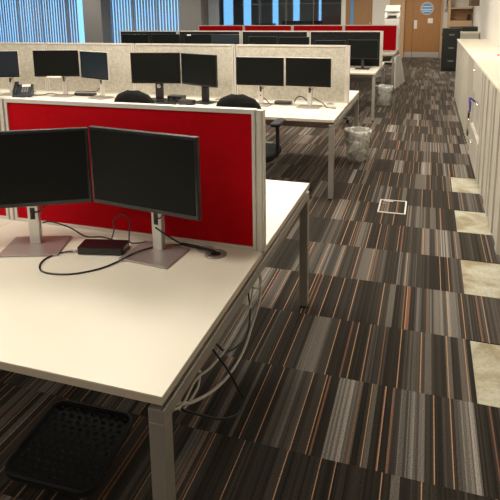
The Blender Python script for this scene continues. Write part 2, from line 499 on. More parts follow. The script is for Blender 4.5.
# orange oak door with round porthole and a narrow side leaf
d1 = add_door(1, -.81, .34, YE, 'oak')
lw = .575
def disc_ring(b, cx, cz, r0, r1, y0, y1, seg=32):
    mt = Matrix.Translation((cx, 0, cz)) @ Matrix.Rotation(-PI/2, 4, 'X')
    b.lathe([(r0, y0), (r1, y0), (r1, y1), (r0, y1), (r0, y0)], seg=seg, mt=mt); return b
leaf = MB().span((-.305, 0, .005), (lw-.005, .05, 2.1)); leaf.build('door_leaf', 'oak', d1, bev=.003)
MB().span((-lw+.005, 0, .005), (-.312, .05, 2.1)).build('side_leaf', 'oak', d1, bev=.003)
pc = (.13, 1.64)
disc_ring(MB(), pc[0], pc[1], .175, .212, -.02, .0).build('porthole_rim', 'kick', d1, smooth=False)
pg = MB()
disc_ring(pg, pc[0], pc[1], 0.0001, .178, -.008, -.002); pg.build('porthole_film', 'blueglass', d1)
st = MB()
for z, hw in ((1.705, .14), (1.615, .165), (1.555, .13)): st.span((pc[0]-hw, -.0105, z-.012), (pc[0]+hw, -.008, z+.012))
st.build('pale_stripes', 'dot', d1)
MB().span((-.27, -.006, .98), (-.17, 0, 1.26)).build('push_plate', 'white', d1)
MB().span((.17, -.006, 1.16), (.33, 0, 1.32)).build('door_sign', 'white', d1)
MB().span((-.30, -.006, .02), (lw-.01, 0, .2)).span((-lw+.01, -.006, .02), (-.318, 0, .2)).build('kickplate', 'kick', d1)
struct(MB().span((-1.32, YE-.05, 0), (-.815, YE+.1, 2.12)).build('trim_1', 'oakpale'))
struct(MB().span((.345, YE-.05, 0), (.40, YE+.1, 2.12)).build('trim_1', 'oakpale'))
struct(MB().span((-12.1, YE-.015, 0), (-9.1, YE, .1)).build('baseboard_back', 'wall'))
struct(MB().span((WALLX-.012, YB, 0), (WALLX, 3.7, .1)).build('baseboard_right', 'wall'))

# black cable conduit dropping down the wall by the oak door
c = MB().tube([(.52, YE-.02, 2.1), (.52, YE-.02, 1.6), (.60, YE-.03, 1.45), (.60, YE-.03, 1.0), (.45, YE-.03, .9), (.40, YE-.03, .75)], .012, smooth=3).build('wall_cable', 'black')
tag(c, 'black cable stepping down the white wall beside the porthole door', 'cable')
c = MB().span((.46, YE-.04, 1.52), (.58, YE, 1.62)).build('door_release_box', 'steel', bev=.004)
tag(c, 'small grey box on the white wall beside the porthole door', 'switch')

# tea point shelving to the right of the porthole door
t = thing('shelf_unit', 'pale oak open shelf unit on the wall beyond the black filing cabinet', 'shelves', (.93, YE-.01, 0))
MB().span((-.38, -.36, 0), (-.30, 0, 2.4)).build('side_panel', 'oakpale', t)
MB().span((-.30, -.02, .9), (.37, 0, 2.4)).build('back_panel', 'wall', t)
MB().span((-.30, -.35, 1.62), (.37, -.02, 1.66)).build('shelf', 'oakpale', t)
MB().span((-.30, -.06, 1.26), (.37, -.02, 1.62)).build('splash_panel', 'oakdark', t)
MB().span((-.30, -.36, 1.06), (.37, -.02, 1.25)).build('counter', 'oakpale', t)
MB().span((-.30, -.34, 0), (.37, -.04, 1.055)).build('cupboard', 'brown', t)
t = thing('canister', 'small black canister on the pale oak counter', 'canister', (1.19, YE-.26, 1.25))
MB().lathe([(0, 0), (.05, 0), (.055, .01), (.055, .15), (.04, .165), (0, .165)]).build('body', 'black', t, smooth=False)
MB().lathe([(0, .165), (.03, .165), (.03, .185), (0, .185)]).build('lid', 'blackgloss', t)
t = thing('wall_cupboard', 'dark brown wall cupboard high on the white wall at far right', 'cupboard', (XR-.14, 16.6, 1.70))
MB().span((-.13, -.4, 0), (.135, .4, .7)).build('body', 'brown', t, bev=.004)
for s_ in (-1, 1): MB().span((-.145, s_*.2-.195, .01), (-.13, s_*.2+.195, .69)).build('door', 'brown', t, bev=.003)

# black filing cabinets at the end of the cabinet row
def filing(x, y, w, h, n, label):
    t = thing('filing_cabinet', label, 'filing cabinet', (x, y, 0), 0, 'black filing cabinets')
    MB().span((-w/2, -.3, 0), (w/2, .3, h)).build('body', 'darkgreen', t, bev=.004)
    dh = (h-.08)/n
    for k in range(n):
        z = .04+k*dh
        dr = MB().span((-w/2+.012, -.318, z+.006), (w/2-.012, -.3, z+dh-.006)).build('drawer', 'darkgreen', t, bev=.003)
        MB().span((-.07, -.327, z+dh*.62), (.07, -.318, z+dh*.62+.03)).build('handle', 'steel', dr, bev=.003)
filing(.57, 15.72, .45, 1.12, 3, 'black three drawer filing cabinet on the carpet before the porthole door')
filing(1.05, 15.76, .45, 1.16, 3, 'black filing cabinet half hidden behind the white cupboard')

# cream office copier on the floor left of the porthole door
t = thing('copier', 'cream office copier with raised lid beside the porthole door', 'copier', (-1.07, 17.1, 0))
MB().span((-.21, -.25, .06), (.21, .25, 1.0)).build('cabinet', 'white', t, bev=.012)
for k in range(3): MB().span((-.20, -.262, .12+k*.2), (.20, -.25, .30+k*.2)).build('paper_tray', 'white', t, bev=.006)
MB().span((-.215, -.27, 1.02), (.215, .25, 1.36)).build('print_head', 'white', t, bev=.03)
MB().prism([(-.25, 1.37), (.25, 1.37), (.25, 1.56), (.1, 1.62), (-.22, 1.44)], -.215, .215,
           Matrix(((0, 0, 1, 0), (1, 0, 0, 0), (0, 1, 0, 0), (0, 0, 0, 1)))).build('scanner', 'white', t, bev=.02)
MB().box((0, .02, 1.66), (.42, .42, .03), rx=.42).build('lid', 'white', t, bev=.01)
MB().box((0, -.255, 1.42), (.26, .02, .08), rx=-.5).build('control_panel', 'phone', t, bev=.005)
MB().span((-.19, -.23, 0), (.19, .23, .06)).build('plinth', 'black', t)

# ------------------------------------------------------------------ bench desks
DT = .7285
def bench(x1, y0, depth, n, label, skip_far=False):
    """n pairs of back-to-back 1.2 m desks; right end at x1, near edge at y0"""
    t = thing('bench_desk', label, 'desk', (x1, y0, 0), 0, 'double sided bench desks')
    D = 2*depth+.036
    for k in range(n):
        xa, xb = -1.2*(k+1)+.0015, -1.2*k-.0015
        for s_ in (0, 1):
            ya = 0 if s_ == 0 else depth+.036; yb = ya+depth
            dk = MB().span((xa, ya, DT-.004), (xb, yb, DT)).build('desktop', 'desk', t)
            MB().span((xa, ya, DT-.025), (xb, yb, DT-.004)).build('edge_band', 'deskedge', dk)
            gx, gy = xb-.168, (yb-.075 if s_ == 0 else ya+.075)
            g = MB().lathe([(.022, .0005), (.022, .004), (.040, .005), (.044, .002), (.044, .0005), (.022, .0005)], (gx, gy, DT)).build('grommet', 'steel', dk, smooth=True)
            MB().lathe([(0, .0012), (.0225, .0012)], (gx, gy, DT)).build('grommet_hole', 'black', g)
    for xx in (-.045, -1.2*n+.0):
        for ya, yb in ((.003, D-.003),):
            MB().span((xx, ya, .645), (xx+.045, yb, .685)).build('end_rail', 'steel', t, bev=.002)
        for ya in (.003, D-.048):
            MB().span((xx, ya, .012), (xx+.045, ya+.045, .645)).build('leg', 'steel', t, bev=.002)
            MB().span((xx+.004, ya+.004, 0), (xx+.041, ya+.041, .012)).build('foot', 'black', t)
        MB().span((xx+.012, .1, .685), (xx+.033, D-.1, DT-.0255)).build('spacer', 'steel', t)
    for k in range(1, n):
        xx = -1.2*k
        for ya in (.32, D-.365): MB().span((xx-.022, ya, 0), (xx+.022, ya+.045, .66)).build('leg', 'steel', t, bev=.002)
    for ya in (.09, depth-.12, depth+.12, D-.13):
        MB().span((-1.2*n+.05, ya, .652), (-.05, ya+.04, .685)).build('cross_rail', 'steel', t)
    for ya in (depth-.26, depth+.15):
        MB().span((-1.2*n+.1, ya, .52), (-.12, ya+.13, .53)).span((-1.2*n+.1, ya, .53), (-.12, ya+.006, .60)).span((-1.2*n+.1, ya+.124, .53), (-.12, ya+.13, .60)).build('cable_tray', 'steel', t)
    return t

def screens(x1, y, n, top, cloth, labels, group, thick=.034):
    """n 1.2 m fabric privacy screens standing on a bench, right end at x1"""
    z0 = DT+.0006; h = top-z0
    for k in range(n):
        xb = x1-1.2*k
        t = thing('desk_screen', labels[k], 'privacy screen', (xb, y, z0), 0, group)
        xa = -1.2+.0005; xe = -.0005; pw = .036
        MB().span((xa+.012, -thick/2+.005, .012), (xe-pw-.012, thick/2-.005, h-.016)).build('fabric_panel', cloth, t)
        MB().span((xa, -thick/2, 0), (xa+.013, thick/2, h)).span((xe-pw-.013, -thick/2, 0), (xe-pw, thick/2, h)) \
            .span((xa+.013, -thick/2, h-.017), (xe-pw-.013, thick/2, h)).span((xa+.013, -thick/2, 0), (xe-pw-.013, thick/2, .013)).build('frame', 'alu', t)
        p = MB().span((xe-pw+.0006, -thick/2+.004, 0), (xe-.003, thick/2-.004, h-.002)).build('post', 'steel' if k else 'alu', t)
        MB().span((xe-pw+.008, -thick/2+.001, .0), (xe-.010, -thick/2+.004, h-.003)).build('groove_strip', 'alu', p)

AX, AY, AD = -.590, 1.072, .8646
BX, BY_, BD = -.747, 4.602, .867
CX, CY_, CD = -.730, 8.20, .86
DX, DY, DD = -.670, 11.75, .86
bench(AX, AY, AD, 4, 'nearest cream bench desk carrying two large monitors and red screens')
bench(BX, BY_, BD, 4, 'second cream bench desk, with oatmeal screens and silver monitors')
bench(CX, CY_, CD, 4, 'third bench desk, with black screens, behind the oatmeal screens')
bench(DX, DY, DD, 4, 'farthest bench desk with dark red screens near the porthole door')
scr = lambda adj, wh: ['%s desk screen at the aisle end of the %s' % (adj, wh), '%s desk screen, second from the aisle end on the %s' % (adj, wh),
                       '%s desk screen, third from the aisle end on the %s' % (adj, wh), '%s desk screen, fourth from the aisle end on the %s' % (adj, wh)]
screens(-.580, AY+AD+.018, 4, 1.298, 'red', scr('bright red', 'nearest bench'), 'bright red screens on the nearest bench')
screens(-.738, BY_+BD+.018, 4, 1.312, 'linen', scr('oatmeal cloth', 'second bench'), 'oatmeal screens on the second bench')
screens(-.700, CY_+CD+.018, 4, 1.312, 'blackcloth', scr('black cloth', 'third bench'), 'black screens on the third bench')
screens(-.645, DY+DD+.018, 4, 1.305, 'red', scr('dark red', 'farthest bench'), 'red screens on the farthest bench')

# ------------------------------------------------------------------ monitors
def monitor(pL, pR, zb, h, post, base_rz, label, group, body='silver', scr_m='screen', base=(.235, .185), boff=(0, -.01), cable=True, basem=None, emblem=False, pw=.044, casing=None):
    casing = (body == 'silver') if casing is None else casing
    """front lower corners pL, pR (xy); post foot at post (xy)"""
    t = thing('monitor', label, 'monitor', (post[0], post[1], DT+.0006), 0, group)
    L = Vector((pL[0], pL[1], 0)); Rr = Vector((pR[0], pR[1], 0)); w = (Rr-L).length
    ang = math.atan2(Rr.y-L.y, Rr.x-L.x); c = (L+Rr)/2
    z0 = zb-DT-.0006
    mt = Matrix.Translation((c.x-post[0], c.y-post[1], z0)) @ Matrix.Rotation(ang, 4, 'Z')
    def bx(b, a, e):
        mm = mt @ Matrix.Translation([(a[i]+e[i])/2 for i in range(3)]) @ Matrix.Diagonal((*[abs(e[i]-a[i]) for i in range(3)], 1))
        bmesh.ops.create_cube(b.bm, size=1, matrix=mm)
    b = MB(); bx(b, (-w/2, .003, 0), (w/2, .022, h)); bx(b, (-w*.28, .022, h*.2), (w*.28, .036, h*.8))
    b.build('casing', 'silver' if casing else 'black', t, bev=.003)
    b = MB(); bx(b, (-w/2+.0035, .0, .003), (w/2-.0035, .003, h-.0035)); bez = b.build('bezel', 'blackgloss', t)
    b = MB(); bx(b, (-w/2+.011, -.0006, .018), (w/2-.011, .0, h-.011)); b.build('display', scr_m, bez)
    # stand
    bm_ = basem or ('silverbase' if body == 'silver' else 'black'); pm = 'silver' if body == 'silver' else 'black'
    mb = Matrix.Translation((boff[0], boff[1], 0)) @ Matrix.Rotation(base_rz, 4, 'Z')
    MB().prism(rrect(base[0], base[1], .006), 0, .008, mb).build('stand_base', bm_, t, bev=.002)
    ph = z0+h*.62
    pz = z0-.105
    rot = Matrix.Rotation(base_rz, 4, 'Z')
    post_b = MB()
    def bb(b, a, e):
        mm = rot @ Matrix.Translation([(a[i]+e[i])/2 for i in range(3)]) @ Matrix.Diagonal((*[abs(e[i]-a[i]) for i in range(3)], 1))
        bmesh.ops.create_cube(b.bm, size=1, matrix=mm)
    hz0, hz1 = z0-.062, z0-.012
    bb(post_b, (-pw/2, -.013, .008), (pw/2, .017, ph))
    po = post_b.build('stand_post', pm, t, bev=.004)
    if emblem:
        MB().lathe([(0, 0), (.021, 0), (.021, .0015), (0, .0015)], seg=20, mt=rot @ Matrix.Translation((0, -.0132, hz0+.025)) @ Matrix.Rotation(PI/2, 4, 'X')).build('cable_hole', 'white', po)
    else:
        s_ = MB(); bb(s_, (-.010, -.0142, hz0), (.010, -.0128, hz1)); s_.build('cable_hole', 'black', po, bev=.0006)
    s_ = MB(); mid = rot @ Vector((0, .0, z0+h*.5)); tgt = mt @ Vector((0, .03, h*.5))
    tx = (mt.inverted() @ Vector((mid.x, mid.y, z0+h*.5)))
    bx(s_, (tx.x-.03, .03, h*.5-.03), (tx.x+.03, max(.036, tx.y), h*.5+.03)); s_.build('mount', 'black', t)
    if cable:
        b = MB(); a = rot @ Vector((.0, -.016, hz0+.02)); e = mt @ Vector((tx.x+.06, .012, .0))
        b.tube([(a.x, a.y, a.z-.01), (a.x+.004, a.y-.004, a.z+.01), ((a.x+e.x)/2, (a.y+e.y)/2, (a.z+e.z)/2-.005), (e.x, e.y, e.z+.005)], .0032, seg=6)
        b.build('cable', 'black', t)
    return t
GA, GB, GC = 'monitors on the nearest bench', 'monitors on the second bench', 'monitors on the third bench'
monitor((-1.732, 1.580), (-1.279, 1.822), .905, .312, (-1.505, 1.742), .33, 'large dark monitor on a silver stand at the left edge on the nearest desk', GA, boff=(.015, -.022), casing=False)
monitor((-1.276, 1.822), (-.778, 1.752), .905, .318, (-.990, 1.831), -.09, 'large dark monitor on a silver stand beside the desk grommet on the nearest desk', GA, boff=(.003, -.042), base=(.215, .18), casing=False)
mon = [((-4.95, 5.02), (-4.46, 5.14), .935, .305, (-4.62, 5.17), .2, 'monitor with a painted bluish window reflection behind the desk phone', 'silver', 'screenblue', False),
       ((-4.20, 5.07), (-3.695, 5.20), .955, .300, (-3.935, 5.24), .22, 'black screened silver monitor with a white paper strip under it', 'silver', 'screen', False),
       ((-3.680, 5.20), (-3.232, 5.04), .945, .300, (-3.43, 5.215), -.25, 'silver monitor with a painted bluish window reflection, right of the one with the paper strip', 'silver', 'screenblue', False),
       ((-2.992, 5.10), (-2.466, 5.20), .915, .325, (-2.735, 5.235), .1, 'black monitor on a black stand with a white round emblem', 'blackgloss', 'screen', True),
       ((-2.455, 5.20), (-1.985, 5.00), .912, .325, (-2.19, 5.20), -.3, 'black monitor angled beside the one with the round emblem', 'blackgloss', 'screen', False),
       ((-1.832, 5.15), (-1.336, 5.16), .925, .287, (-1.585, 5.20), .0, 'silver edged monitor directly behind the office chair at the aisle', 'silver', 'screen', False),
       ((-1.322, 5.16), (-.868, 5.14), .930, .283, (-1.085, 5.20), .0, 'silver edged monitor nearest the aisle on the second bench', 'silver', 'screen', False)]
MT = [monitor(a, b_, zb, h, p, rz, lb, GB, bd, sm, base=(.22, .19), boff=(0, -.03), emblem=em, pw=.085 if bd != 'silver' else .046) for a, b_, zb, h, p, rz, lb, bd, sm, em in mon]
cm = [(-5.25, -4.72, 1.265, 'black monitor at the far left of the third bench'), (-4.66, -4.12, 1.268, 'black monitor against the blue blind on the third bench'),
      (-4.03, -3.53, 1.27, 'greenish black monitor with a white sticker on the third bench'), (-3.52, -3.03, 1.265, 'navy monitor beside the one with a white sticker'),
      (-2.86, -2.37, 1.235, 'third bench monitor above the office chair nearest the aisle'), (-2.34, -1.84, 1.23, 'third bench monitor left of the middle grey screen post'),
      (-1.74, -1.25, 1.18, 'third bench monitor right of the middle grey screen post'), (-1.22, -.745, 1.19, 'third bench monitor nearest the aisle, at the end of the black screen')]
for i, (xa, xb, zt, lb) in enumerate(cm):
    monitor((xa, 8.70), (xb, 8.71), zt-.30, .30, ((xa+xb)/2, 8.765), 0, lb, GC, 'blackgloss', 'screenblue' if i in (3,) else 'screen', base=(.22, .18), boff=(0, -.03), cable=False)
# white sticker / paper strip
o = MB().span((-3.97, 8.694, 1.243), (-3.90, 8.699, 1.262)).build('sticker', 'paper'); tag(o, 'small white sticker on the corner of a third bench monitor', 'sticker')
o = MB().box((-3.975, 5.117, .957), (.17, .004, .016), rz=.25).build('paper_strip', 'paper'); tag(o, 'white paper strip under a black screened silver monitor', 'paper strip')

# ------------------------------------------------------------------ things on the nearest desk
ZD = DT+.0006
t = thing('docking_station', 'black docking station between the two nearest monitors', 'docking station', (-1.202, 1.766, ZD), .22, 'docking stations')
MB().prism(rrect(.185, .088, .008), .003, .030).build('body', 'blackgloss', t, bev=.002)
MB().prism(rrect(.165, .07, .006), 0, .003).build('rubber_base', 'rubber', t)
MB().span((-.05, -.0448, .012), (-.035, -.0442, .018)).span((.03, -.0448, .012), (.05, -.0442, .018)).build('front_ports', 'phone', t)
dock0 = t
zc = ZD+.0035
def cable(pts, r, m, label, name='cable', **k):
    o = MB().tube(pts, r, **k).build(name, m, smooth=True); tag(o, label, 'cable'); return o
plug = MB().tube([(-1.299, 1.723, ZD+.008), (-1.322, 1.716, ZD+.007)], .006, seg=8)
o = cable([(-1.297, 1.722, zc+.005), (-1.354, 1.693, zc), (-1.376, 1.631, zc), (-1.353, 1.570, zc), (-1.299, 1.537, zc), (-1.206, 1.553, zc), (-1.128, 1.618, zc), (-1.09, 1.690, zc+.002), (-1.060, 1.745, zc+.011), (-1.03, 1.80, zc+.011), (-.99, 1.87, zc+.001), (-.90, 1.905, zc)], .0033, 'black', 'black cable looping across the nearest desk in front of the docking station', smooth=5)
plug.build('plug', 'silver', o)
cable([(-1.48, 1.76, ZD+.09), (-1.462, 1.79, ZD+.085), (-1.41, 1.84, ZD+.045), (-1.35, 1.86, zc), (-1.28, 1.875, zc), (-1.19, 1.855, zc), (-1.13, 1.83, zc+.010)], .003, 'black', 'black cable curving from the left monitor stand behind the docking station', smooth=5)
cable([(-1.20, 1.815, ZD+.018), (-1.21, 1.86, ZD+.05), (-1.22, 1.88, ZD+.085), (-1.185, 1.89, ZD+.108), (-1.15, 1.885, ZD+.085), (-1.14, 1.86, ZD+.04), (-1.13, 1.845, ZD+.012), (-1.10, 1.85, zc+.006), (-1.05, 1.89, zc)], .0028, 'black', 'thin black cable standing in a loop behind the docking station', smooth=5)
cable([(-.985, 1.80, ZD+.11), (-.95, 1.84, ZD+.06), (-.91, 1.885, ZD+.012), (-.85, 1.885, zc+.002), (-.80, 1.872, zc+.006), (-.765, 1.863, zc+.004), (-.757, 1.861, ZD-.012)], .0034, 'black', 'black cable running from the monitor stand into the desk grommet', smooth=5)
cable([(-.93, 1.915, zc), (-.86, 1.905, zc), (-.81, 1.88, zc+.006), (-.77, 1.873, zc+.005), (-.760, 1.868, ZD-.012)], .0034, 'black', 'short black cable dipping into the desk grommet beside another', smooth=5)
t = thing('cable_tidy', 'round clear plastic disc lying behind the open desk grommet', 'cap', (-.815, 1.893, ZD))
MB().lathe([(0, .003), (.03, .003), (.036, .001), (.036, 0), (0, 0)]).build('disc', 'kick', t, smooth=False)
MB().lathe([(0, .003), (.012, .003), (.010, .006), (0, .006)]).build('knob', 'steel', t)

# cables hanging under the nearest desk, just inside the end frame
cx = -.672
P = lambda *a: [(cx+(p[2] if len(p) > 2 else 0), p[0], p[1]) for p in a]
cable(P((2.02, .60), (2.03, .53), (2.108, .470), (2.165, .455), (2.172, .49), (2.10, .56), (2.03, .62)), .006, 'cablegrey', 'pale grey cable loop high under the far part of the nearest desk', smooth=5)
cable(P((2.12, .56), (2.168, .48), (2.155, .391), (2.045, .331), (1.92, .285), (1.751, .295), (1.578, .351), (1.41, .436), (1.298, .515), (1.2, .56)), .0056, 'cablegrey', 'thick pale grey cable sagging under the aisle end of the nearest desk', smooth=6)
cable(P((2.11, .58, -.03), (2.15, .46, -.03), (2.10, .38, -.03), (1.96, .36, -.03), (1.78, .385, -.02), (1.6, .43, -.01), (1.45, .49, 0), (1.33, .50, .012), (1.26, .53, .012), (1.2, .58, 0)), .0042, 'cablegrey', 'thinner pale grey cable slung higher under the nearest desk', smooth=6)
cable(P((1.50, .435, -.014), (1.515, .47, -.014), (1.47, .495, -.014), (1.40, .50, -.014), (1.35, .48, -.014), (1.36, .445, -.014), (1.42, .425, -.014), (1.48, .425, -.014)), .0045, 'cablegrey', 'coil of pale grey cable near the nearest desk leg', closed=True, smooth=6)
cable(P((1.57, .66, -.05), (1.61, .60, -.05), (1.657, .523, -.05), (1.757, .411, -.05), (1.85, .32, -.05), (1.973, .262, -.05), (2.11, .24, -.05), (2.165, .30, -.05), (2.138, .447, -.05), (2.10, .55, -.05)), .0042, 'black', 'black cable drooping deepest under the far half of the nearest desk', smooth=6)
cable(P((1.53, .67, -.03), (1.555, .60, -.02), (1.60, .50, -.0), (1.679, .368, .024), (1.80, .19, .024), (1.837, .135, .024), (1.80, .10, .024), (1.70, .155, .024), (1.571, .252, .024), (1.407, .40, .024), (1.3, .50, .02)), .0042, 'black', 'black cable drooping nearly to the carpet beside the nearest desk leg', smooth=6)

# ------------------------------------------------------------------ foot rest
t = thing('footrest', 'black rubber topped footrest with rows of raised bumps under the nearest desk', 'footrest', (-1.212, 1.492, 0), .03)
tilt = Matrix.Translation((0, 0, .066)) @ Matrix.Rotation(.10, 4, 'X')
MB().prism(rrect(.365, .345, .05, 7), -.012, .010, tilt).build('platform', 'black', t, bev=.004)
rim = [tilt @ Vector((p[0], p[1], .010)) for p in rrect(.352, .332, .046, 7)]
MB().tube(rim, .010, seg=8, smooth=1, closed=True).build('rim', 'rubber', t, smooth=True)
bmp = MB()
for i in range(9):
    for j in range(12):
        x = -.142+i*.0355+(.009 if j % 2 else -.009)*.6; y = -.14+j*.0255
        m4 = tilt @ Matrix.Translation((x, y, .010)) @ Matrix.Diagonal((.0105, .0062, .0075, 1))
        bmesh.ops.create_uvsphere(bmp.bm, u_segments=10, v_segments=6, radius=1, matrix=m4)
bmp.build('bumps', 'rubber', t, smooth=True)
for s_ in (-1, 1): MB().prism([(-.14, 0), (.14, 0), (.12, .062), (-.12, .038)], s_*.13-.012, s_*.13+.012,
        Matrix(((0, 0, 1, 0), (1, 0, 0, 0), (0, 1, 0, 0), (0, 0, 0, 1)))).build('side_foot', 'black', t)

# ------------------------------------------------------------------ things on the second bench
t = thing('desk_phone', 'dark desk phone with a white label, at the left above the red screen', 'phone', (-4.365, 5.06, ZD), .5)
MB().prism([(-.10, 0), (.10, 0), (.10, .12), (.085, .13), (-.10, .03)], -.10, .10,
           Matrix(((0, 0, 1, 0), (1, 0, 0, 0), (0, 1, 0, 0), (0, 0, 0, 1)))).build('body', 'phone', t, bev=.005)
tl = Matrix.Translation((0, 0, .0855)) @ Matrix.Rotation(.49, 4, 'X')
h_ = MB()
for y, z, d in ((-.075, .022, (.045, .05, .04)), (.075, .022, (.045, .05, .04)), (0, .036, (.034, .15, .024))):
    bmesh.ops.create_cube(h_.bm, size=1, matrix=tl @ Matrix.Translation((-.072, y, z)) @ Matrix.Diagonal((*d, 1)))
h_.build('handset', 'blackgloss', t, bev=.008)
b = MB(); bmesh.ops.create_cube(b.bm, size=1, matrix=tl @ Matrix.Translation((.03, .065, .001)) @ Matrix.Diagonal((.09, .04, .004, 1))); b.build('label_strip', 'paper', t)
b = MB()
for i in range(3):
    for j in range(4): bmesh.ops.create_cube(b.bm, size=1, matrix=tl @ Matrix.Translation((.0+i*.026, .02-j*.024, .001)) @ Matrix.Diagonal((.016, .012, .006, 1)))
b.build('keypad', 'steel', t)
cable([(-4.31, 5.02, zc), (-4.24, 4.98, zc), (-4.16, 5.0, zc), (-4.08, 4.93, zc), (-3.95, 4.88, zc)], .0045, 'cablegrey', 'pale grey cable trailing right from the desk phone')
cable([(-4.3, 5.15, zc), (-4.2, 5.2, zc), (-4.12, 5.2, zc+.02), (-4.04, 5.26, zc)], .005, 'black', 'black cable between the desk phone and the monitor stand')

def dock(x, y, rz, label, sx=1.):
    c = copy_tree(dock0); c.location = (x, y, ZD); c.rotation_euler = (0, 0, rz); c['label'] = label; c.scale = (sx, 1, 1); return c
dock(-3.70, 5.29, .1, 'flat black docking station between two silver monitors at left', 1.25)
dock(-1.375, 5.29, .05, 'black docking station between the two silver monitors nearest the aisle', .95)
dock(-2.525, 5.215, -.1, 'black docking station behind the keyboard, beside the round emblem stand', .95).scale = (.95, 1.2, 1.9)
dock(-2.315, 5.005, -.15, 'black docking station in front of the angled black monitor', .9).scale = (.9, 1.0, 1.7)
cable([(-1.27, 5.30, ZD+.018), (-1.235, 5.30, ZD+.07), (-1.19, 5.31, ZD+.078), (-1.13, 5.29, ZD+.04), (-1.115, 5.265, ZD+.012)], .006, 'black', 'thick black cable arching from the dock to the aisle side monitor stand', smooth=5)
cable([(-1.06, 5.24, ZD+.085), (-1.02, 5.28, ZD+.05), (-.96, 5.24, ZD+.03), (-.91, 5.17, zc), (-.82, 5.15, zc)], .005, 'black', 'black cable running to the aisle end of the second desk', smooth=5)
cable([(-1.59, 5.18, ZD+.10), (-1.54, 5.25, ZD+.035), (-1.50, 5.22, zc), (-1.49, 5.16, zc)], .005, 'black', 'black cable at the foot of the monitor behind the aisle side chair', smooth=5)
cable([(-3.86, 5.3, zc), (-3.84, 5.28, ZD+.02), (-3.80, 5.3, ZD+.045), (-3.58, 5.3, ZD+.05), (-3.54, 5.32, ZD+.085), (-3.50, 5.31, ZD+.07), (-3.50, 5.28, zc)], .005, 'black', 'black cable looping over the left docking station', smooth=5)
t = thing('keyboard', 'black keyboard on the desk before the round emblem monitor', 'keyboard', (-2.61, 5.02, ZD), .10)
MB().prism(rrect(.36, .14, .012), 0, .018).build('body', 'black', t, bev=.003)
k_ = MB()
for i in range(14):
    for j in range(5): k_.span((-.165+i*.0238, -.058+j*.024, .018), (-.165+i*.0238+.019, -.058+j*.024+.018, .024))
k_.build('keys', 'blackgloss', t)
def sheet(x, y, rz, w, d_, label):
    b = MB(); n = 10; vs = []
    for i in range(n+1):
        row = []
        for j in range(5):
            u = i/n-.5; v = j/4-.5
            row.append(b.bm.verts.new((u*w, v*d_, .0012+.007*(1-math.cos(u*4.5+v))*.5)))
        vs.append(row)
    for i in range(n):
        for j in range(4): b.bm.faces.new((vs[i][j], vs[i+1][j], vs[i+1][j+1], vs[i][j+1]))
    o = b.build('paper_sheet', 'paper', smooth=True, loc=(x, y, ZD)); o.rotation_euler = (0, 0, rz)
    md = o.modifiers.new('solid', 'SOLIDIFY'); md.thickness = .0008
    tag(o, label, 'paper', 'loose paper sheets')
sheet(-2.43, 4.83, .1, .297, .21, 'curled paper sheet on the desk in front of the black keyboard')
sheet(-1.06, 4.86, .05, .297, .21, 'thin pale sheet on the desk nearest the aisle end of the second bench')  # thin sheet laid where the desk has a brownish smear

